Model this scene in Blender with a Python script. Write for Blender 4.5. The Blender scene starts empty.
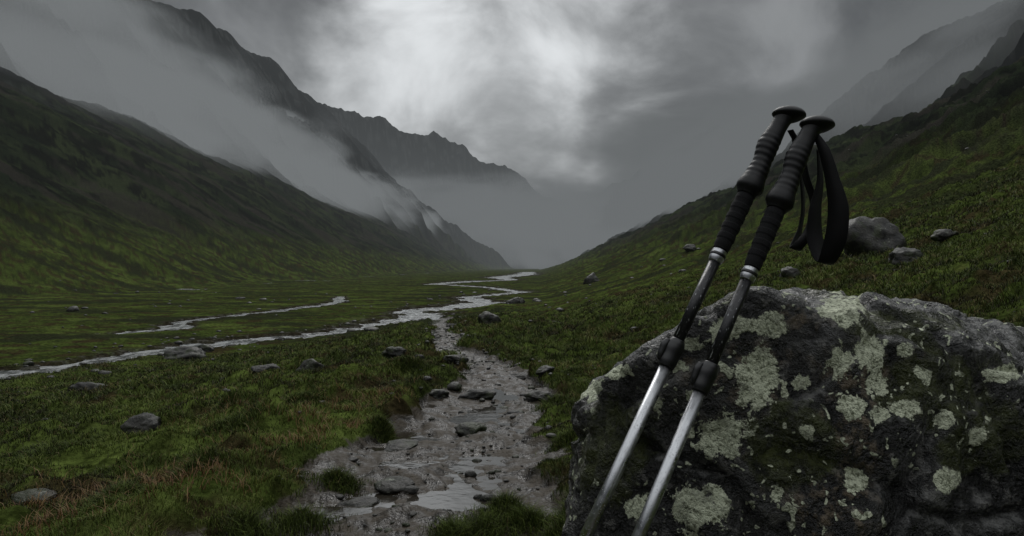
import bpy, bmesh, math, numpy as np
from mathutils import Vector, Matrix, noise as mn
rng=np.random.default_rng(7)
sc=bpy.context.scene
sc.view_settings.view_transform='Standard'; sc.view_settings.look='None'; sc.view_settings.exposure=0
F=796.0
def W(px,py,y): return Vector(((px-512)/F*y, y, (268-py)/F*y))
def link(o,parent=None):
    sc.collection.objects.link(o)
    if parent: o.parent=parent
    return o
# ---------- numpy noise
_p=rng.permutation(256); _p=np.concatenate([_p,_p,_p])
_g=rng.uniform(0,2*math.pi,256); _gx=np.cos(_g); _gy=np.sin(_g)
def pn(x,y):
    xi=np.floor(x).astype(np.int64); yi=np.floor(y).astype(np.int64)
    xf=x-xi; yf=y-yi; u=xf*xf*xf*(xf*(xf*6-15)+10); v=yf*yf*yf*(yf*(yf*6-15)+10)
    def gr(ix,iy,dx,dy):
        h=_p[_p[ix&255]+(iy&255)]; return _gx[h]*dx+_gy[h]*dy
    a=gr(xi,yi,xf,yf); b=gr(xi+1,yi,xf-1,yf); c=gr(xi,yi+1,xf,yf-1); d=gr(xi+1,yi+1,xf-1,yf-1)
    return 1.5*((a+(b-a)*u)*(1-v)+(c+(d-c)*u)*v)
def fbm(x,y,o=4,g=.5):
    s=0;a=1
    for i in range(o):
        s=s+a*pn(x+17.3*i,y-9.1*i); x=x*2.03;y=y*2.03;a*=g
    return s
def ridged(x,y,o=5):
    s=0;a=1
    for i in range(o):
        s=s+a*(1-2*np.abs(pn(x+31.7*i,y+11.9*i))); x=x*2.07;y=y*2.07;a*=.5
    return s*.5
def sstep(a,b,x):
    t=np.clip((x-a)/(b-a),0,1); return t*t*(3-2*t)
def smax(a,b,k):
    h=np.clip(.5+.5*(a-b)/k,0,1); return b+(a-b)*h+k*h*(1-h)
def smin(a,b,k): return -smax(-a,-b,k)
def polyd(x,y,pts):
    best=np.full(x.shape,1e9)
    for (x0,y0,w0),(x1,y1,w1) in zip(pts[:-1],pts[1:]):
        dx,dy=x1-x0,y1-y0; t=np.clip(((x-x0)*dx+(y-y0)*dy)/(dx*dx+dy*dy),0,1)
        d=np.hypot(x-x0-t*dx,y-y0-t*dy)/(w0+t*(w1-w0)); best=np.minimum(best,d)
    return best
PATH=[(-.6,-4,1.0),(-.55,2,1.0),(-.52,4,1.0),(-.50,5.2,.88),(-.45,7.1,.75),(-.35,9.2,.75),(-.15,11.5,.62),(-.3,14,.5),(-1.0,17,.5),(-1.9,20.5,.48),(-1.8,24,.45),(-2.9,29,.5),(-2.9,36,.5),(-4.4,45,.6),(-5,60,.9),(-9,74,1.3)]
R1=[(-70,24,2.4),(-40,31,2.4),(-24.6,36.5,1.7),(-22.9,40.6,.8),(-21.6,47.4,1.2),(-18.6,54.5,1.5),(-12.6,62,1.6),(-10.3,69.8,2.8),(-8.2,79.6,3.2),(-11.5,91,1.6),(-8.4,99.5,2.8),(-3.1,113.7,2.6),(-8,135,1.8),(2,165,1.8),(-6,205,1.6),(-20,240,2.2)]
R2=[(-30,60,.7),(-28,66,1.1),(-31,74,.7),(-28,90,1.0),(-25,113,1.0),(-30,140,.6)]
R3=[(-25,240,2.5),(-18,284,4),(-12,306,5),(0,330,3),(-8,420,6),(10,600,8),(20,1000,8)]
def base(x,y):
    z=-1.2-.035*np.clip(y,-20,400)
    z=z-.16*np.clip(-x-2,0,200)
    z=smax(z,-5+0*x,.3)
    xr=np.maximum(.8,.035*y)+.5*pn(y/7,y*0+3.3)*sstep(6,14,y)
    u=np.clip(x-xr,0,None)
    prof=.12*np.minimum(u,1.5)+.27*np.clip(u-1.5,0,10)+.36*np.clip(u-11.5,0,20)+.50*np.clip(u-31.5,0,None)
    prof=prof*sstep(0,1,u+.3)
    zc=np.interp(y,[-500,200,350,600,1000,1500],[66,63,58,36,3,-8])
    xc=np.interp(y,[0,200,350,600,1000],[128,129,142,142,115])
    nz=1+.12*fbm(x/60,y/60,3)
    hF=smin(z+prof*nz, zc-.25*np.clip(x-xc,-60,1e9)+6*ridged(x/70,y/70,4)*sstep(100,250,y),6)
    hF=np.where(x<xr-2,z,hF)
    return z,hF,u
def ridge(x,y,ys,xs,zs,s,gs,amp):
    xc=np.interp(y,ys,xs)+gs*.2*pn(y/gs,y*0+gs); zc=np.interp(y,ys,zs)
    zc=zc+amp*.16*fbm(y/(gs*1.1),y*0+gs*.31,3)
    d=np.sqrt((x-xc)**2+12**2)-12
    g=ridged(x/(gs*2.2)+.3*pn(y/gs,x/gs),y/(gs*.8),4)
    k=np.clip(d/150,0,1)
    return zc-s*d + amp*np.clip(g-.85,-1,.1)*k
def H(x,y):
    x=np.asarray(x,float);y=np.asarray(y,float)
    z,hF,u=base(x,y)
    wob=.34*fbm(x*1.1,y*1.1,4)
    pd=polyd(x,y,PATH)+wob
    rd=np.minimum(np.minimum(polyd(x,y,R1),polyd(x,y,R2)),polyd(x,y,R3))+.8*fbm(x/2.8,y/2.8,4,.6)
    wx=25*fbm(x/120,y/120,3); wy=25*fbm(x/120+7,y/120,3)
    hA=smin((-x-92+.4*wx)*.53-5+10*ridged((x+wx)/220,(y+wy)/90,5)*sstep(100,220,-x), np.interp(y,[0,3000,4500],[138,128,20])-.3*(-x-350)+12*ridged((x+wx)/140,(y+wy)/110,5),14)
    hB=ridge(x,y,[0,600,1300,1650,2150,2700,3200,3800,4600,5200],[-690,-680,-673,-667,-653,-618,-531,-342,-70,60],[440,440,480,530,555,520,390,248,66,-80],1.05,170,95)
    hE=ridge(x,y,[0,300,800,1000,1243,1900,2300,4000,5200],[650,580,460,450,450,425,370,290,250],[360,345,245,220,212,186,120,32,-80],.8,150,60)
    xs=x-560
    cz=np.interp(xs,[-3000,-1300,-760,-130,-60,50,540,1100,3000],[1500,1130,880,540,420,560,840,1150,1600])
    hC=cz-.75*np.abs(y-6300)+150*(ridged(x/500,y/900,5)-.6)
    h=hF
    h=smax(h,hA,5); h=smax(h,hB,12); h=smax(h,hE,8); h=smax(h,hC,20)
    dist=np.hypot(x,y)
    far=sstep(30,120,dist)
    grass=1-sstep(1.3,.95,pd)
    hum=.10*fbm(x/1.3,y/1.3,4)+.20*fbm(x/6,y/6,3)*sstep(4,14,dist)
    hum=hum+.20*np.clip(fbm(x/.7+9,y/.7,3),0,1)*sstep(1,3,dist)
    flat=sstep(-4.3,-4.9,h)*sstep(15,28,dist)
    hum=hum*(1-.75*flat)+flat*.08
    hum=hum+np.clip(u-6,0,40)/40*2.6*fbm(x/14,y/14,6,.6)*sstep(8,20,u)
    hum=hum+1.0*far*sstep(60,110,-x)*fbm(x/25,y/25,5,.6)
    h=h+hum*grass
    pm=sstep(1.25,.8,pd)*(1-flat)
    h=h-.13*pm + pm*(.09*fbm(x*1.3,y*.9,4)+.03*ridged(x*5,y*4,3)-.008)
    rm=sstep(1.4,.85,rd)
    h=h*(1-rm)+rm*(-5.25)
    h=h+.42*np.exp(-(((x-.35)/.6)**2+((y-1.25)/.55)**2))
    return h,pd,rd,u
def Hz(x,y): return float(H(np.array([x]),np.array([y]))[0][0])
def mk(name,verts,faces,mat,parent=None,smooth=True):
    me=bpy.data.meshes.new(name)
    verts=np.asarray(verts,np.float32); faces=np.asarray(faces,np.int32)
    n=len(verts); m=len(faces); k=faces.shape[1]
    me.vertices.add(n); me.vertices.foreach_set('co',verts.ravel())
    me.loops.add(m*k); me.loops.foreach_set('vertex_index',faces.ravel())
    me.polygons.add(m); me.polygons.foreach_set('loop_start',np.arange(m,dtype=np.int32)*k)
    me.update(calc_edges=True)
    if smooth: me.polygons.foreach_set('use_smooth',np.ones(m,bool))
    if mat: me.materials.append(mat)
    return link(bpy.data.objects.new(name,me),parent)
def attr(o,name,vals):
    a=o.data.attributes.new(name,'FLOAT','POINT'); a.data.foreach_set('value',np.asarray(vals,np.float32))
class NT:
    def __init__(s,name):
        s.m=bpy.data.materials.new(name); s.m.use_nodes=True; s.t=s.m.node_tree; s.t.nodes.clear()
        s.out=s.t.nodes.new('ShaderNodeOutputMaterial')
    def n(s,ty,**kw):
        nd=s.t.nodes.new(ty)
        for k,v in kw.items(): setattr(nd,k,v)
        return nd
    def L(s,a,b): s.t.links.new(a,b)
    def put(s,sock,v):
        if isinstance(v,bpy.types.NodeSocket): s.L(v,sock)
        elif isinstance(v,(tuple,list)) and len(v)==3 and sock.type=='RGBA': sock.default_value=(*v,1)
        else: sock.default_value=v
    def pos(s): return s.n('ShaderNodeNewGeometry').outputs['Position']
    def noise(s,vec,scale,detail=5,rough=.55,dist=0):
        nd=s.n('ShaderNodeTexNoise'); s.put(nd.inputs['Vector'],vec); nd.inputs['Scale'].default_value=scale
        nd.inputs['Detail'].default_value=detail; nd.inputs['Roughness'].default_value=rough; nd.inputs['Distortion'].default_value=dist
        return nd.outputs['Fac']
    def vor(s,vec,scale,feature='F1',out='Distance'):
        nd=s.n('ShaderNodeTexVoronoi',feature=feature); s.put(nd.inputs['Vector'],vec); nd.inputs['Scale'].default_value=scale
        return nd.outputs[out]
    def mr(s,v,a,b,c=0,d=1,ty='SMOOTHSTEP'):
        nd=s.n('ShaderNodeMapRange',interpolation_type=ty)
        for i,q in enumerate((v,a,b,c,d)): s.put(nd.inputs[i],q)
        return nd.outputs[0]
    def mix(s,f,a,b,mode='MIX'):
        nd=s.n('ShaderNodeMix',data_type='RGBA',blend_type=mode); s.put(nd.inputs[0],f); s.put(nd.inputs[6],a); s.put(nd.inputs[7],b); return nd.outputs[2]
    def ma(s,op,a,b=0.0,c=0.0):
        nd=s.n('ShaderNodeMath',operation=op); s.put(nd.inputs[0],a); s.put(nd.inputs[1],b); s.put(nd.inputs[2],c); return nd.outputs[0]
    def vm(s,vec,sc_):
        nd=s.n('ShaderNodeMapping'); s.put(nd.inputs['Vector'],vec); nd.inputs['Scale'].default_value=sc_; return nd.outputs[0]
    def at(s,name,o='Fac'): return s.n('ShaderNodeAttribute',attribute_name=name).outputs[o]
    def bump(s,h,strength,dist,normal=None):
        nd=s.n('ShaderNodeBump'); s.put(nd.inputs['Height'],h); nd.inputs['Strength'].default_value=strength; nd.inputs['Distance'].default_value=dist
        if normal: s.L(normal,nd.inputs['Normal'])
        return nd.outputs[0]
    def bsdf(s,col,rough,normal=None,metal=0.0,spec=.5,coat=0.0):
        b=s.n('ShaderNodeBsdfPrincipled'); s.put(b.inputs['Base Color'],col); s.put(b.inputs['Roughness'],rough); s.put(b.inputs['Metallic'],metal)
        s.put(b.inputs['Specular IOR Level'],spec); s.put(b.inputs['Coat Weight'],coat); b.inputs['Coat Roughness'].default_value=.15
        if normal: s.L(normal,b.inputs['Normal'])
        s.L(b.outputs[0],s.out.inputs[0]); return b
# ---------- ground material: large scale colour stored per vertex, small scale by texture
g=NT('ground'); P=g.pos()
n2=g.noise(P,6,5,.65)
vc=g.at('gcol','Color'); pa0=g.at('pathm')
col=g.mix(1.0,vc,g.mix(g.mr(n2,.3,.7),(.30,.30,.30),(1.6,1.6,1.6)),'MULTIPLY')
pa=g.mr(g.ma('ADD',pa0,g.mr(n2,.3,.7,-.25,.25,'LINEAR')),.4,.6)
mud=g.mix(g.mr(n2,.35,.65),(.009,.0065,.004),(.044,.034,.022))
mud=g.mix(g.mr(g.vor(P,20),.05,.14),(.055,.050,.041),mud)
col=g.mix(pa,col,mud)
rough=g.n('ShaderNodeMix'); g.L(pa,rough.inputs[0]); rough.inputs[2].default_value=.95; g.L(g.mr(n2,.38,.60,.18,.7),rough.inputs[3])
g.bsdf(col,rough.outputs[0],g.bump(n2,1.0,.06),spec=g.ma('MULTIPLY',pa,.25))
# ---------- terrain mesh
th=np.concatenate([np.linspace(-44,44,950),np.linspace(44,316,130)[1:-1]]); th=np.radians(th)
r=.35*(9000/.35)**(np.linspace(0,1,980))
T,Rr=np.meshgrid(th,r); X=Rr*np.sin(T); Y=Rr*np.cos(T)
Z,PD,RD,U=H(X,Y)
def lerp(a,b,t): return a+(b-a)*t[...,None]
A_=lambda *c: np.array(c)
D_=np.hypot(X,Y)
gc=np.broadcast_to(A_(.044,.061,.014),X.shape+(3,)).copy()
gc=lerp(gc,A_(.022,.027,.010),.8*sstep(-.1,.45,fbm(X/1.1,Y/1.1,5)))
gc=lerp(gc,A_(.078,.104,.024),.7*sstep(0,.6,fbm(X/8,Y/8,5,.6)))
gc=lerp(gc,A_(.034,.024,.013),.85*sstep(.15,.45,fbm(X/2.3+5,Y/2.3,5,.6)))
gc=lerp(gc,A_(.020,.023,.012),.85*sstep(.0,.4,fbm(X/18+5,Y/9,5,.65))*sstep(20,50,D_))
mc=lerp(np.broadcast_to(A_(.014,.019,.011),gc.shape),A_(.028,.036,.017),sstep(-.3,.5,fbm(X/45,Y/45,6,.62)))
mc=lerp(mc,A_(.008,.009,.007),.9*sstep(.0,.3,fbm(X/16+3,Y/22,6,.68)))
mc=lerp(mc,A_(.005,.006,.005),.8*sstep(.2,.45,fbm(X/4+3,Y/5,4,.6))*sstep(600,200,D_))
mc=lerp(mc,A_(.032,.029,.024),.7*sstep(.15,.5,fbm(X/90+9,Y/30,6,.65)))
gc=lerp(gc,mc,sstep(1,26,Z+4*fbm(X/20,Y/20,3)))
rk=lerp(np.broadcast_to(A_(.006,.007,.007),gc.shape),A_(.034,.036,.035),sstep(.1,.6,fbm(X/50,Y/25,6,.7)))
gc=lerp(gc,rk,sstep(70,180,Z+60*fbm(X/200,Y/90,5)))
gc=lerp(gc,lerp(np.broadcast_to(A_(.020,.016,.011),gc.shape),A_(.060,.057,.050),sstep(0,.4,fbm(X/.8,Y/.8,3))),.9*sstep(2.4,1.3,RD))
nr,nt=X.shape
idx=np.arange(nr*nt).reshape(nr,nt); nx=np.roll(idx,-1,axis=1)
fc=np.stack([idx[:-1],idx[1:],nx[1:],nx[:-1]],-1).reshape(-1,4)[:, ::-1]
V=np.stack([X,Y,Z],-1).reshape(-1,3)
ter=mk('ground',V,fc,g.m)
attr(ter,'pathm',sstep(1.25,.85,PD).ravel())
ca_=ter.data.attributes.new('gcol','FLOAT_COLOR','POINT'); ca_.data.foreach_set('color',np.concatenate([gc.reshape(-1,3),np.ones((nr*nt,1))],1).astype(np.float32).ravel())
# ---------- water
w=NT('river_water'); P=w.pos()
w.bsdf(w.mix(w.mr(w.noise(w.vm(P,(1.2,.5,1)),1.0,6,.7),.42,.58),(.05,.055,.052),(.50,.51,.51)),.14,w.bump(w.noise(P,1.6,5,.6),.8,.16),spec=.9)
wv=[(-90,18,-5.06),(60,18,-5.06),(60,1200,-5.06),(-90,1200,-5.06)]
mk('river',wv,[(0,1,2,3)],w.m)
w=NT('water'); P=w.pos()
w.bsdf((.030,.026,.02),.06,w.bump(w.noise(P,6,3,.5),.25,.02),spec=.9)
ys=np.linspace(2,62,400); pxs=np.interp(ys,[p[1] for p in PATH],[p[0] for p in PATH]); hw=np.interp(ys,[p[1] for p in PATH],[p[2] for p in PATH])*1.1
vs=[]
M=24
for i in range(400):
    t=np.linspace(-1,1,M); xx=pxs[i]+t*hw[i]; yy=np.full(M,ys[i])
    _,hF,_=base(xx,yy); vs.append(np.stack([xx,yy,np.full(M,hF[M//2]-.144)],-1))
vs=np.concatenate(vs); ii=np.arange(400*M).reshape(400,M)
fs=np.stack([ii[:-1,:-1],ii[:-1,1:],ii[1:,1:],ii[1:,:-1]],-1).reshape(-1,4)
mk('puddle_water',vs,fs,w.m)
# ---------- grass
def blades(n,r0,r1,spread=38):
    rr=r0*(r1/r0)**rng.random(n); tt=np.radians(rng.uniform(-spread,spread,n))
    x=rr*np.sin(tt);y=rr*np.cos(tt)
    q=~((x>.1)&(x>.12*y)&(x<1.9)&(y<3.0)); x,y,rr=x[q],y[q],rr[q]
    z,pd,rd,u=H(x,y)
    c=fbm(x*1.6,y*1.6,3); c2=fbm(x/2.2,y/2.2,4,.6)
    keep=(pd+.12*c>1.03)&(rd>1.6)&(c>-.7+.3*rng.random(len(x)))&(c2<.75+.3*rng.random(len(x)))
    return [a[keep] for a in (x,y,z,c,c2,rr)]
def build_blades(name,x,y,z,hh,ww,mat,colv):
    n=len(x); a=rng.uniform(0,2*math.pi,n); lean=rng.uniform(.2,1.6,n)*hh; la=rng.uniform(0,2*math.pi,n)
    dx=np.cos(a)*ww;dy=np.sin(a)*ww; lx=np.cos(la)*lean; ly=np.sin(la)*lean
    v=np.zeros((n,5,3),np.float32)
    v[:,0]=np.stack([x-dx,y-dy,z-.015],-1);v[:,1]=np.stack([x+dx,y+dy,z-.015],-1)
    v[:,2]=np.stack([x+dx*.8+lx*.35,y+dy*.8+ly*.35,z+hh*.6],-1);v[:,3]=np.stack([x-dx*.8+lx*.35,y-dy*.8+ly*.35,z+hh*.6],-1)
    v[:,4]=np.stack([x+lx,y+ly,z+hh*.9],-1)
    b=np.arange(n)[:,None]*5
    f=np.concatenate([b+np.array([0,1,2]),b+np.array([0,2,3]),b+np.array([3,2,4])])
    o=mk(name,v.reshape(-1,3),f,mat,smooth=False); attr(o,'cv',np.repeat(colv,5))
    attr(o,'tip',np.tile([0,0,.6,.6,1],n)); return o
gm=NT('grass_blade'); cv=gm.at('cv')
ramp=gm.n('ShaderNodeValToRGB'); gm.L(cv,ramp.inputs[0]); cr=ramp.color_ramp
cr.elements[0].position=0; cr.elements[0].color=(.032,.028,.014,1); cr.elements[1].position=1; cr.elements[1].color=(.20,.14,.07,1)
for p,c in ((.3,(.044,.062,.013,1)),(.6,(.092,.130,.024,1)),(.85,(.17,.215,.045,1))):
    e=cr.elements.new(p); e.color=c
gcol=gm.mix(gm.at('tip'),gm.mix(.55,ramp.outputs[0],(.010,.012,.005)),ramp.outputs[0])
gm.bsdf(gcol,.6,spec=.1)
x,y,z,c,c2,rr=blades(620000,2.4,48)
n=len(x); hh=(.018+.024*rng.random(n)+.060*np.clip(c+.0,0,1))*np.clip(rr/9,.8,2.2); ww=.0016*np.clip(rr/4,1,9)
colv=np.clip(.33+.30*c+.60*c2+rng.normal(0,.13,n)+.20*np.exp(-((x+1.8)/.9)**2)*(y<12),0,.86); dry=rng.random(n)<.07+.3*sstep(.2,.5,fbm(x/1.5+3,y/1.5,3)); colv[dry]=rng.uniform(.9,1,dry.sum())
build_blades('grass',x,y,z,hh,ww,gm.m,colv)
hm=NT('heather'); hm.bsdf(hm.mix(hm.at('cv'),(.11,.042,.018),(.24,.15,.05)),.7)
n=15000; cx=[(-1.9,6.2,.5),(-1.6,7.3,.35),(-2.4,5.4,.5),(-2.0,8.6,.5),(-1.4,9.4,.3),(-3,9,.6),(-2.6,4.6,.4),(1.4,12,.5),(-4,12,.8),(-1.9,5.0,.4)]
k=rng.integers(0,len(cx),n); x=np.array([cx[i][0] for i in k])+rng.normal(0,1,n)*np.array([cx[i][2] for i in k])*.8
y=np.array([cx[i][1] for i in k])+rng.normal(0,1,n)*np.array([cx[i][2] for i in k])*1.2
z,pd,rd,u=H(x,y); q=(pd>1.15)&(fbm(x*3,y*3,2)>.1); x,y,z=x[q],y[q],z[q]; n=len(x)
build_blades('heather',x,y,z,.04+.06*rng.random(n),np.full(n,.0024),hm.m,rng.random(n))
n=34000; cs=[]
for px,py,rad in ((485,512,.20),(505,500,.16),(455,515,.13),(530,506,.13),(562,522,.15),(575,505,.12),(385,425,.14),(300,505,.2),(340,470,.14),(565,440,.12),(395,395,.15),(555,400,.2),(250,520,.2),(200,480,.25),(575,375,.3),(120,500,.2),(60,420,.4),(230,430,.3),(300,400,.3),(170,410,.35),(20,460,.3),(410,375,.25),(530,360,.35),(260,385,.4)):
    yy=955/max(py-296,1); cs.append(((px-512)/F*yy,yy,rad))
k=rng.integers(0,len(cs),n); ca=np.array(cs)[k]; x=ca[:,0]+rng.normal(0,.55,n)*ca[:,2]; y=ca[:,1]+rng.normal(0,.6,n)*ca[:,2]
z=H(x,y)[0]; dd=np.hypot(x-ca[:,0],y-ca[:,1])/ca[:,2]
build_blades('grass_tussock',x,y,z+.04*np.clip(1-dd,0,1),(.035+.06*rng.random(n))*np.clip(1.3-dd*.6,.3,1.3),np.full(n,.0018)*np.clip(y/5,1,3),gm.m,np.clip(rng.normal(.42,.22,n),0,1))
# ---------- stones
sm=NT('stone'); P=sm.pos()
q1=sm.noise(P,4,7,.65)
c=sm.mix(sm.mr(q1,.38,.62),(.007,.007,.006),(.040,.038,.033))
c=sm.mix(sm.mr(sm.noise(P,2.2,5,.7),.50,.62),c,(.022,.028,.010))
c=sm.mix(sm.mr(sm.noise(P,14,3,.6),.66,.7),c,(.14,.15,.12))
sm.bsdf(c,.5,sm.bump(q1,.8,.1),spec=.3)
def stone_mesh(seed,sub=4):
    bm=bmesh.new(); bmesh.ops.create_icosphere(bm,subdivisions=sub,radius=1); o=Vector((seed*7.3,seed*3.1,seed*1.7))
    pl=[Vector(rng.normal(0,1,3)).normalized() for _ in range(9)]; pr=rng.uniform(.62,.95,9)
    for v in bm.verts:
        d=v.co.normalized(); rad=1.0
        for p_,q in zip(pl,pr):
            t=d.dot(p_)
            if t>.1: rad=min(rad,q/t)
        rad+=.16*mn.fractal(d*1.7+o,.8,2,4)
        v.co=d*rad
    vs=np.array([v.co[:] for v in bm.verts]); fs=np.array([[v.index for v in f.verts] for f in bm.faces]); bm.free(); return vs,fs
def boulder(px,py,wpx,hr=.6,y=None):
    if y is None:
        yy=np.linspace(3,260,3000); xx=(px-512)/F*yy; zz=H(xx,yy)[0]; pyy=268-zz/yy*F
        k=np.argmax(pyy<py) ; y=yy[k]
    xw=(px-512)/F*y; s=wpx/F*y/2
    vs,fs=stone_mesh(rng.integers(100)); 
    o=mk('boulder',vs,fs,sm.m); o.location=(xw,y,Hz(xw,y)+s*hr*.05); o.scale=(s,s*.8,s*hr); o.rotation_euler=(rng.uniform(-.15,.15),rng.uniform(-.15,.15),rng.uniform(0,.6))
for a in ((185,358,46,.5),(312,372,34,.7),(145,432,44,.6),(92,392,46,.4),(35,502,40,.4),(205,351,24,.6),(265,372,30,.5),
          (472,434,36,.45),(478,398,40,.4),(438,396,26,.5),(400,448,40,.3),(540,400,34,.4),(520,378,26,.4),(395,486,40,.35),(355,512,50,.3),
          (395,354,26,.5),(488,322,24,.8),(592,282,20,.9),(515,303,20,.7),(456,362,26,.4),(545,372,22,.5)):
    boulder(*a)
for px,py,wp,hr in ((872,250,74,.9),(905,262,40,.7),(790,276,22,.9),(945,238,30,.5),(690,250,14,.8),(760,252,20,.6)):
    boulder(px,py,wp,hr)
lib=[stone_mesh(i,2) for i in range(8)]
S_=[]
def fpath():
    y=3*(40/3)**rng.random(); x=np.interp(y,[p[1] for p in PATH],[p[0] for p in PATH])+rng.normal(0,.5)
    return x,y,.010*math.exp(rng.normal(.4,.65))*max(1,y/9)
def fval():
    while True:
        y=7*(170/7)**rng.random(); x=rng.uniform(-.7,.3)*y
        if fbm(np.array([x/(y*.15)]),np.array([math.log(y)*5]),2)[0]>.05: break
    return x,y,.035*math.exp(rng.normal(0,.6))*max(1,y/16)
def friv():
    k=rng.integers(2,len(R1)-2); t=rng.random(); x=R1[k][0]*(1-t)+R1[k+1][0]*t; y=R1[k][1]*(1-t)+R1[k+1][1]*t; return x+rng.normal(0,3),y+rng.normal(0,3),.14*math.exp(rng.normal(0,.6))
def fhill():
    y=8*(200/8)**rng.random(); x=rng.uniform(.15,.75)*y; return x,y,.04*math.exp(rng.normal(0,.5))*max(1,y/24)
for n_,f_ in ((1000,fpath),(380,fval),(130,fhill),(320,friv)):
    S_+= [f_() for _ in range(n_)]
S_=np.array(S_); ZS=H(S_[:,0],S_[:,1])[0]
Vs=[];Fs=[];off=0
for (x,y,s),z in zip(S_,ZS):
    v,f=lib[rng.integers(8)]
    a=rng.uniform(0,6.28); ca,sa=math.cos(a),math.sin(a)
    q=v*np.array([s,s*.8,s*rng.uniform(.35,.7)]); q=np.stack([q[:,0]*ca-q[:,1]*sa,q[:,0]*sa+q[:,1]*ca,q[:,2]],-1)+np.array([x,y,z+.05*s])
    Vs.append(q);Fs.append(f+off);off+=len(q)
mk('scattered_stones',np.concatenate(Vs),np.concatenate(Fs),sm.m)
# ---------- hero rock
C=Vector((.8,1.75,-.5))
PL=[((.5,1.31,-.2),(-.1,-1,.2)),((.2,1.38,-.4),(-.62,-.75,.16)),((.100,1.5,-.4),(-1,.15,.04)),((.33,1.4,-.068),(-.54,.24,.84)),
    ((.55,1.5,-.035),(.12,.05,1)),((.69,1.5,-.055),(.42,-.33,.84)),((1.9,1.8,-.5),(1,0,.3)),((.8,2.6,-.5),(0,1,.4)),((.8,1.7,-1.3),(0,0,-1)),
    ((1.0,1.36,-.5),(.25,-1,.25))]
PLn=[]
for p,nn in PL:
    nn=Vector(nn).normalized(); PLn.append((nn,(Vector(p)-C).dot(nn)))
bm=bmesh.new(); bmesh.ops.create_icosphere(bm,subdivisions=7,radius=1)
co=np.array([v.co[:] for v in bm.verts]); fs=np.array([[v.index for v in f.verts] for f in bm.faces]); bm.free()
inv=np.zeros(len(co))
for nn,d in PLn:
    t=np.clip(co@np.array(nn[:]),0,None)/d; inv+=t**34
rad=inv**(-1/34)
pts=co*rad[:,None]
def chip(p):
    q=Vector((p[0]*4+2,p[1]*4,p[2]*5)); d,_=mn.voronoi(q); return d[1]-d[0]
dis=np.array([.034*mn.fractal(Vector(p)*3.5,.7,2.1,8)+.028*mn.ridged_multi_fractal(Vector(p)*4.5,.8,2,6,1,2)*.5-.024*max(0,1-chip(p)*7) for p in pts])
dis=dis-dis.mean()-.006
pts=pts+co*dis[:,None]
pts+=np.array(C[:])
rm=NT('lichen_rock'); P=rm.pos()
a1=rm.noise(P,6,8,.72); a2=rm.noise(P,30,5,.7); a3=rm.noise(P,2.4,4,.6)
c=rm.mix(rm.mr(a1,.43,.64),(.0035,.0035,.0035),(.050,.050,.048))
c=rm.mix(rm.mr(a2,.54,.62),c,(.115,.113,.105))
c=rm.mix(rm.ma('MULTIPLY',rm.mr(a3,.56,.62),rm.mr(a2,.45,.6)),c,(.13,.10,.065))
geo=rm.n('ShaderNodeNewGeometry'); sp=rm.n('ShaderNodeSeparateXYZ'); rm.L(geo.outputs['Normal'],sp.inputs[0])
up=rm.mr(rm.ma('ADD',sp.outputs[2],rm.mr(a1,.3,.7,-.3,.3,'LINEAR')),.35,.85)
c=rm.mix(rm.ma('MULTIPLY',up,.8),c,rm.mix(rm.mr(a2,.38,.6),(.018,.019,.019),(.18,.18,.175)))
moss=rm.mr(rm.ma('ADD',rm.at('moss'),rm.mr(a1,.3,.7,-.35,.35,'LINEAR')),.45,.6)
c=rm.mix(moss,c,rm.mix(rm.mr(a2,.3,.7),(.004,.005,.002),(.050,.060,.012)))
ln=rm.ma('ADD',rm.at('lichen'),rm.mr(rm.noise(P,24,6,.74),.25,.75,-.46,.46,'LINEAR'))
lf=rm.mr(ln,.49,.52)
wv_=rm.n('ShaderNodeVectorMath',operation='ADD'); rm.L(P,wv_.inputs[0])
nn_=rm.n('ShaderNodeTexNoise'); rm.L(P,nn_.inputs[0]); nn_.inputs['Scale'].default_value=22; nn_.inputs['Detail'].default_value=5
sc2=rm.n('ShaderNodeVectorMath',operation='SCALE'); rm.L(nn_.outputs['Color'],sc2.inputs[0]); sc2.inputs['Scale'].default_value=.09; rm.L(sc2.outputs[0],wv_.inputs[1])
vr=rm.vor(wv_.outputs[0],15); lsm=rm.mr(vr,.20,.24,1,0)
lsm=rm.ma('MULTIPLY',lsm,rm.mr(a3,.53,.55))
vr2=rm.vor(wv_.outputs[0],42); lsm2=rm.ma('MULTIPLY',rm.mr(vr2,.20,.26,1,0),rm.mr(rm.noise(P,5,3,.5),.48,.52))
lf=rm.ma('MAXIMUM',rm.ma('MAXIMUM',lf,lsm),lsm2)
lc=rm.mix(rm.mr(rm.noise(P,110,4,.75),.34,.54),(.13,.145,.085),(.66,.70,.52))
lc=rm.mix(rm.mr(a2,.54,.66,0,.6),lc,(.26,.27,.21))
c=rm.mix(lf,c,lc)
hb=rm.ma('ADD',rm.ma('ADD',a1,rm.ma('MULTIPLY',a2,.4)),rm.ma('MULTIPLY',lf,.08))
rgh=rm.n('ShaderNodeMix'); rm.L(lf,rgh.inputs[0]); rm.L(rm.mr(a2,.3,.7,.12,.45),rgh.inputs[2]); rgh.inputs[3].default_value=.75
rm.bsdf(c,rgh.outputs[0],rm.bump(hb,1.0,.06),spec=.5)
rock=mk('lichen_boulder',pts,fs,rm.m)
px=512+pts[:,0]/pts[:,1]*F; py=268-pts[:,2]/pts[:,1]*F
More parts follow.
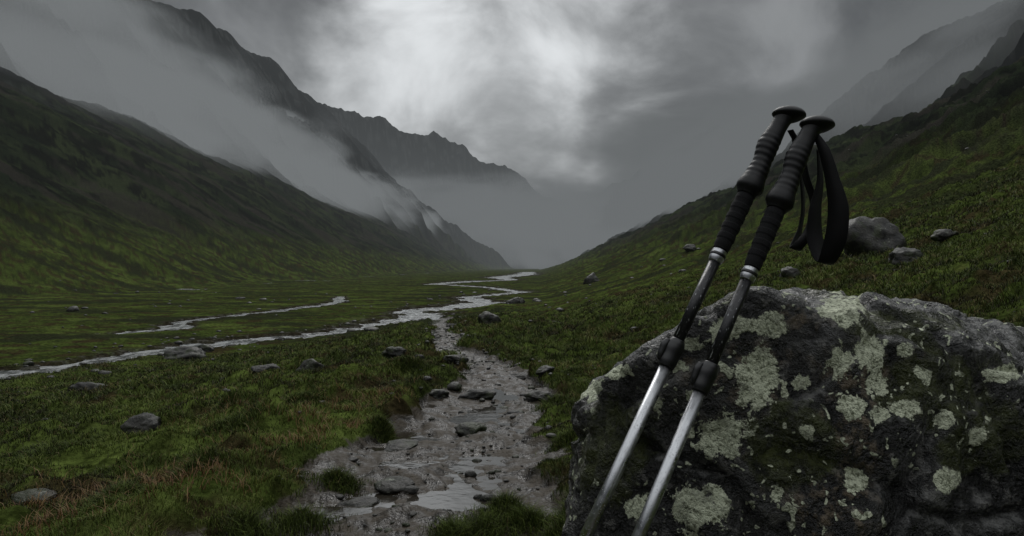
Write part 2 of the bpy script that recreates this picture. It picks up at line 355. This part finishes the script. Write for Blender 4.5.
spots=[(768,325,16,13),(843,311,20,16),(757,378,18,28),(869,350,15,13),(840,363,12,15),(731,328,20,12),(720,438,20,22),(698,508,24,24),(850,406,13,11),(878,382,11,11),(588,388,13,11),(855,482,13,13),(945,422,10,10),(976,436,9,9),(778,495,9,9),(800,382,8,8),(640,508,14,12),(904,408,15,9),(880,416,9,7),(655,400,8,8),(620,372,12,7),(1000,375,18,8),(945,480,12,10),(905,350,8,7),(690,345,14,6),(808,430,7,7)]
lich=np.zeros(len(pts)); front=pts[:,1]<1.75
for (a,b,ra_,rb) in spots:
    d=np.hypot((px-a)/ra_,(py-b)/rb); lich=np.maximum(lich,np.where(front,np.clip(1.1-.55*d,0,1),0))
ms=np.zeros(len(pts))
for (a,b,ra_,rb) in ((930,385,60,40),(1000,440,50,40),(900,322,70,12),(800,440,50,50),(610,450,40,60),(720,300,22,7),(820,292,30,6)):
    d=np.hypot((px-a)/ra_,(py-b)/rb); ms=np.maximum(ms,np.where(front,np.clip(1-.5*d,0,1),0))
attr(rock,'lichen',lich); attr(rock,'moss',ms)
# ---------- trekking poles
def simple(name,col,rough,metal=0,bscale=None,bstr=.3,spec=.5):
    q=NT(name); nrm=None
    tc=q.n('ShaderNodeTexCoord').outputs['Object']
    if bscale: nrm=q.bump(q.noise(tc,bscale,3,.6),bstr,.001)
    q.bsdf(col,rough,nrm,metal,spec); return q
rub=simple('grip_rubber',(.006,.006,.007),.45,0,900,.3,.3); foam=simple('foam',(.006,.006,.007),.8,0,1400,.9,.25)
q=NT('aluminium'); tc=q.n('ShaderNodeTexCoord').outputs['Object']
dr=q.mr(q.vor(tc,260),.18,.25,1,0); q.bsdf(q.mix(q.noise(q.vm(tc,(400,400,6)),1,4,.6),(.36,.37,.39),(.58,.59,.61)),q.mr(q.noise(tc,60,4,.6),.3,.7,.22,.42),q.bump(dr,.5,.0015),1.0); alu=q.m
q=NT('dark_shaft'); tc=q.n('ShaderNodeTexCoord').outputs['Object']
sp1=q.mr(q.noise(q.vm(tc,(220,220,90)),1,3,.6),.60,.66)
q.bsdf(q.mix(sp1,(.012,.012,.014),(.30,.31,.32)),.3,q.bump(q.mr(q.vor(tc,300),.15,.25,1,0),.6,.0015),.2); dsh=q.m
q=NT('strap_webbing'); tc=q.n('ShaderNodeTexCoord').outputs['Object']
q.bsdf((.006,.006,.007),.7,q.bump(q.noise(tc,1200,2,.5),.6,.001),spec=.25); strapm=q.m
lock=simple('lock_plastic',(.009,.009,.010),.35,0,300,.1)
U_=.00168; RU=.00163
def loft(name,secs,mat,parent,N=28,caps=True):
    vs=[];
    for (s,rx,ry,ox,oy) in secs:
        for k in range(N):
            a=2*math.pi*k/N; vs.append((ox*RU+rx*RU*math.cos(a),oy*RU+ry*RU*math.sin(a),-s*U_))
    me=bpy.data.meshes.new(name); n=len(secs)
    fs=[(i*N+k,i*N+(k+1)%N,(i+1)*N+(k+1)%N,(i+1)*N+k) for i in range(n-1) for k in range(N)]
    fs+= [tuple(range(N))[::-1],tuple((n-1)*N+k for k in range(N))]
    me.from_pydata(vs,[],fs); 
    for p in me.polygons: p.use_smooth=len(p.vertices)==4
    me.materials.append(mat); return link(bpy.data.objects.new(name,me),parent)
def dense(keys,ds=1.0,rip=None):
    s=np.arange(keys[0][0],keys[-1][0]+.01,ds); kk=np.array([k if len(k)==3 else (k[0],k[1],0) for k in keys],float)
    def it(c):
        v=np.interp(s,kk[:,0],c); 
        w=np.ones(5)/5; vp=np.pad(v,2,mode='edge'); return np.convolve(vp,w,'valid')
    rr_=it(kk[:,1]); oo=it(kk[:,2])
    if rip is not None: rr_=rr_+rip(s)
    return [(a,b,b*.92,o,0) for a,b,o in zip(s,rr_,oo)]
def pole(A,B,head_dir):
    e=bpy.data.objects.new('trekking_pole',None); link(e)
    zax=(A-B).normalized(); xax=Vector((1,.15,0)); xax=(xax-xax.dot(zax)*zax).normalized(); yax=zax.cross(xax)
    m=Matrix((xax,yax,zax)).transposed().to_4x4(); m.translation=A; e.matrix_world=m
    bpy.context.view_layer.update()
    rip=lambda s: .28*np.sin(s*2*math.pi/7)*np.clip((s-30)/10,0,1)*np.clip((88-s)/6,0,1)
    loft('grip',dense([(4,11,2),(12,9.5,1),(22,9.5,0),(34,11,-1),(46,12,-1.6),(56,11,-.5),(64,10,.4),(74,11,.8),(86,12.5,0),(93,14.5,0),(99,15,0),(103,12,0),(107,9.5,0)],1,rip),rub.m,e)
    hd=[]
    for i in range(13):
        t=i/12; s=-6+t*18; r_=19*math.sqrt(max(.02,1-(2*t-1)**2*.96))*(1 if t<.5 else (1-.35*(t-.5)*2)); hd.append((s,r_,r_*.75,3*head_dir+ (1-t)*3*head_dir,0))
    h=loft('grip_head',hd,rub.m,e); h.rotation_euler=(0,-.38*head_dir,0)
    rf=lambda s: .3*np.sign(np.sin(s*2*math.pi/12))*np.clip((s-112)/5,0,1)*np.clip((168-s)/5,0,1)
    loft('foam_sleeve',dense([(106,9),(112,9.8),(140,9.6),(168,9),(174,8)],.75,rf),foam.m,e)
    loft('collar',dense([(174,7.2),(176,8),(185,8),(188,6.6)],1),alu,e)
    loft('collar_ring',dense([(178.5,8.5),(182,8.5)],1),lock.m,e)
    loft('upper_shaft',[(186,6,6,0,0),(288,6,6,0,0)],dsh,e)
    loft('lock_clamp',dense([(278,7),(281,9),(288,10),(295,9.2),(303,9.4),(308,8)],1),lock.m,e)
    loft('lock_lever',dense([(282,3.5,-9),(288,4.5,-10.5),(300,3.5,-10),(304,2,-9)],1),lock.m,e,16)
    loft('middle_shaft',[(306,6.2,6.2,0,0),(560,6.2,6.2,0,0)],alu,e)
    loft('lower_clamp',dense([(548,6.5),(552,8.6),(568,8.6),(574,6.5)],1),lock.m,e)
    loft('lower_shaft',[(560,5,5,0,0),(735,5,5,0,0)],alu,e)
    loft('basket',dense([(716,6),(718,24),(721,25),(723,7)],.5),lock.m,e)
    loft('tip',dense([(733,6.5),(750,4),(762,2),(768,1)],1),lock.m,e)
    return e
A2=W(813,122,1.38); B2=W(637,540,1.2)
A1=W(785,112,1.43); B1=W(587,534,1.24)
p2=pole(A2,B2,1); p1=pole(A1,B1,1)
def ribbon(name,pl,wid,parent,wdir,mat,th=.002,N=80):
    P_=[Vector(p) for p in pl]; n=len(P_); vs=[];fs=[]
    def cr_(a,b,c,d,t): return .5*((2*b)+(-a+c)*t+(2*a-5*b+4*c-d)*t*t+(-a+3*b-3*c+d)*t**3)
    for i in range(N+1):
        u=i/N*(n-1); k=min(int(u),n-2); t=u-k
        g_=lambda L,j: L[max(0,min(n-1,j))]
        p=cr_(g_(P_,k-1),g_(P_,k),g_(P_,k+1),g_(P_,k+2),t); wv=(Vector(wdir[k]).lerp(Vector(wdir[k+1]),t)).normalized(); w_=wid[k]*(1-t)+wid[k+1]*t
        vs+= [p-wv*w_/2,p+wv*w_/2]
        if i: j=2*i; fs.append((j-2,j-1,j+1,j))
    me=bpy.data.meshes.new(name); me.from_pydata([v[:] for v in vs],[],fs); me.materials.append(mat)
    for p in me.polygons:p.use_smooth=True
    o=link(bpy.data.objects.new(name,me)); md=o.modifiers.new('s','SOLIDIFY'); md.thickness=th; md.offset=0
    o.parent=parent; o.matrix_parent_inverse=parent.matrix_world.inverted(); return o
y0=1.375
def strap(parent,pl,wd,wdir): return ribbon('wrist_strap',pl,wd,parent,wdir,strapm)
strap(p2,[W(815,134,y0),W(824,150,y0-.02),W(832,178,y0-.03),W(838,208,y0-.035),W(835,240,y0-.03),W(824,263,y0-.01),W(815,240,y0+.015),W(815,210,y0+.02),W(820,180,y0+.02),W(818,150,y0+.015)],
  [.012,.020,.024,.034,.036,.028,.034,.032,.02,.014],[(.6,-.8,0),(.7,-.7,0),(.75,-.6,0),(.8,-.6,0),(.85,-.5,0),(.9,.3,-.2),(.9,.3,0),(.8,.5,0),(.7,.6,0),(.6,.8,0)])
y1=1.43
strap(p1,[W(790,130,y1),W(800,150,y1),W(806,178,y1),W(814,205,y1),W(808,232,y1),W(794,249,y1+.01),W(800,228,y1+.03),W(803,205,y1+.03),W(800,170,y1+.02),W(793,140,y1+.02)],
  [.012,.014,.016,.018,.02,.02,.02,.018,.016,.012],[(.5,-.8,0),(.4,-.9,0),(.4,-.9,0),(.4,-.9,0),(.5,-.8,0),(.8,.2,-.3),(.6,.8,0),(.6,.8,0),(.6,.8,0),(.6,.8,0)])
# ---------- haze and mist volumes, self-glowing in place of scattered daylight
def emissive_volmat(name,col,dens,hetero=None,sr=3.0,side=None):
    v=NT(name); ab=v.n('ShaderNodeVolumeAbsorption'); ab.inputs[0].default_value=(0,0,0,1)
    em=v.n('ShaderNodeEmission'); em.inputs[0].default_value=(*col,1); ad=v.n('ShaderNodeAddShader')  # fixed emission colour stands in for light scattered inside the fog
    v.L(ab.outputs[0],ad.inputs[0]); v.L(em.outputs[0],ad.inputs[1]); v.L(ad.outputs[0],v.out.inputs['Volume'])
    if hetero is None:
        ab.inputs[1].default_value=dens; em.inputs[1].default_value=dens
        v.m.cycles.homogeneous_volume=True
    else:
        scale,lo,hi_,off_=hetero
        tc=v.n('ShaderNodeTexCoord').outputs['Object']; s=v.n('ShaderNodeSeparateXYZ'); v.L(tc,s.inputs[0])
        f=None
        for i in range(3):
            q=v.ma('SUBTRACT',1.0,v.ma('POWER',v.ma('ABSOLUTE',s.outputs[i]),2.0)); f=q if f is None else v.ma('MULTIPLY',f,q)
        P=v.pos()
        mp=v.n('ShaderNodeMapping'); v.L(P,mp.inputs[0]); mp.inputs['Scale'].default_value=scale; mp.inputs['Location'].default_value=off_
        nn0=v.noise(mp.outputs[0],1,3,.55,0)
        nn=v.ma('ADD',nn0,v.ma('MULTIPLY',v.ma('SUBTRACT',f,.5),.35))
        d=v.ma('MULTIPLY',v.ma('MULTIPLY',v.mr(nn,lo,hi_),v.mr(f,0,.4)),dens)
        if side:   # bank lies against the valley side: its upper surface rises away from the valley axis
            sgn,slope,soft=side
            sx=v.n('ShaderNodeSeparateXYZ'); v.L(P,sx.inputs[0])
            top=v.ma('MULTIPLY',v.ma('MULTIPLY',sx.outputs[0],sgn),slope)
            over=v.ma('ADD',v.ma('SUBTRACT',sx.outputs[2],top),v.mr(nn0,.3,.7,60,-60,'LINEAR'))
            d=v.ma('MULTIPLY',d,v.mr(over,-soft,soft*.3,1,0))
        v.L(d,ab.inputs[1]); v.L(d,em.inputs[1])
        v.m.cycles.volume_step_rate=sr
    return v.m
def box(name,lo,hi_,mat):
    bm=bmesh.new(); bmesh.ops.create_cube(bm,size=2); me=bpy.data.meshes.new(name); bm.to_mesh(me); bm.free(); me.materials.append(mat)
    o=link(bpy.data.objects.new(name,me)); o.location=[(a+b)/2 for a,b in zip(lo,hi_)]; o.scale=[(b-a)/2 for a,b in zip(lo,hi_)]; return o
box('haze',(-4000,-500,-60),(4000,8800,620),emissive_volmat('haze',(.135,.146,.151),1.6e-4))
box('mist',(-680,350,60),(-220,3300,460),emissive_volmat('mist',(.175,.187,.192),.050,((1/150,1/380,1/90),.25,.50,(3,1,2)),3,(-1,.62,70)))
box('mist',(200,500,90),(560,2800,400),emissive_volmat('mist_b',(.145,.155,.16),.040,((1/130,1/380,1/90),.28,.52,(7,4,1)),3,(1,.62,70)))
box('mist',(-1500,4700,-60),(1500,6000,640),emissive_volmat('mist_c',(.175,.186,.192),.006,((1/400,1/400,1/160),.30,.62,(1,8,3))))
box('mist',(300,4300,300),(1900,6100,1100),emissive_volmat('mist_d',(.135,.144,.148),.0035,((1/350,1/400,1/200),.34,.66,(4,2,3))))
# ---------- sky
SE,SA=math.radians(42),math.radians(0)
wd=bpy.data.worlds.new('World'); sc.world=wd; wd.use_nodes=True; t=wd.node_tree; t.nodes.clear()
s=NT.__new__(NT); s.t=t
out=t.nodes.new('ShaderNodeOutputWorld'); bg=t.nodes.new('ShaderNodeBackground'); s.L(bg.outputs[0],out.inputs[0])
sky=t.nodes.new('ShaderNodeTexSky'); sky.sky_type='NISHITA'; sky.sun_disc=False; sky.sun_elevation=SE; sky.sun_rotation=SA
D=s.n('ShaderNodeTexCoord').outputs['Generated']
ss=s.n('ShaderNodeSeparateXYZ'); s.L(D,ss.inputs[0])
dv=s.vm(D,(1,1,1.4))
c1=s.noise(dv,5.5,8,.52,.4); c2=s.noise(dv,2.2,4,.5,.2)
cl=s.mr(s.ma('ADD',s.ma('MULTIPLY',c1,.65),s.ma('MULTIPLY',c2,.35)),.38,.62,.045,.17)
def glow(dirv,a,b,amp,wb=.010):
    nd=s.n('ShaderNodeVectorMath',operation='DOT_PRODUCT'); s.L(D,nd.inputs[0]); nd.inputs[1].default_value=Vector(dirv).normalized()
    q=s.ma('ADD',nd.outputs['Value'],s.mr(c1,.3,.7,-wb,wb,'LINEAR')); return s.mr(q,math.cos(math.radians(a)),math.cos(math.radians(b)),0,amp)
gl=glow((-.03,1,.225),15,0,.66); gl2=glow((.02,1,.20),34,4,.13)
zen=s.mr(ss.outputs[2],.36,.8,0,.95)
val=s.ma('ADD',s.ma('ADD',cl,s.ma('MULTIPLY',gl,s.mr(c1,.3,.65,.5,1.1))),s.ma('ADD',s.ma('MULTIPLY',gl2,s.mr(c1,.3,.65,.5,1.2)),zen))
cc=s.n('ShaderNodeCombineColor'); s.L(s.ma('MULTIPLY',val,.97),cc.inputs[0]); s.L(val,cc.inputs[1]); s.L(s.ma('MULTIPLY',val,1.02),cc.inputs[2])
vsc=s.n('ShaderNodeVectorMath',operation='SCALE'); s.L(sky.outputs[0],vsc.inputs[0]); vsc.inputs['Scale'].default_value=.1
s.L(s.mix(.97,vsc.outputs[0],cc.outputs[0]),bg.inputs[0]); bg.inputs[1].default_value=1
sl=bpy.data.lights.new('sun','SUN'); sl.energy=.95; sl.angle=math.radians(25); sl.color=(1,.98,.95)
so=link(bpy.data.objects.new('sun',sl)); so.rotation_euler=Vector((math.sin(SA)*math.cos(SE),math.cos(SA)*math.cos(SE),math.sin(SE))).to_track_quat('Z','Y').to_euler()
# ---------- camera
cam=bpy.data.cameras.new('camera'); cam.lens=28; cam.sensor_width=36; cam.clip_end=20000; cam.clip_start=.05
co_=link(bpy.data.objects.new('camera',cam)); co_.rotation_euler=(math.radians(90),0,0); sc.camera=co_
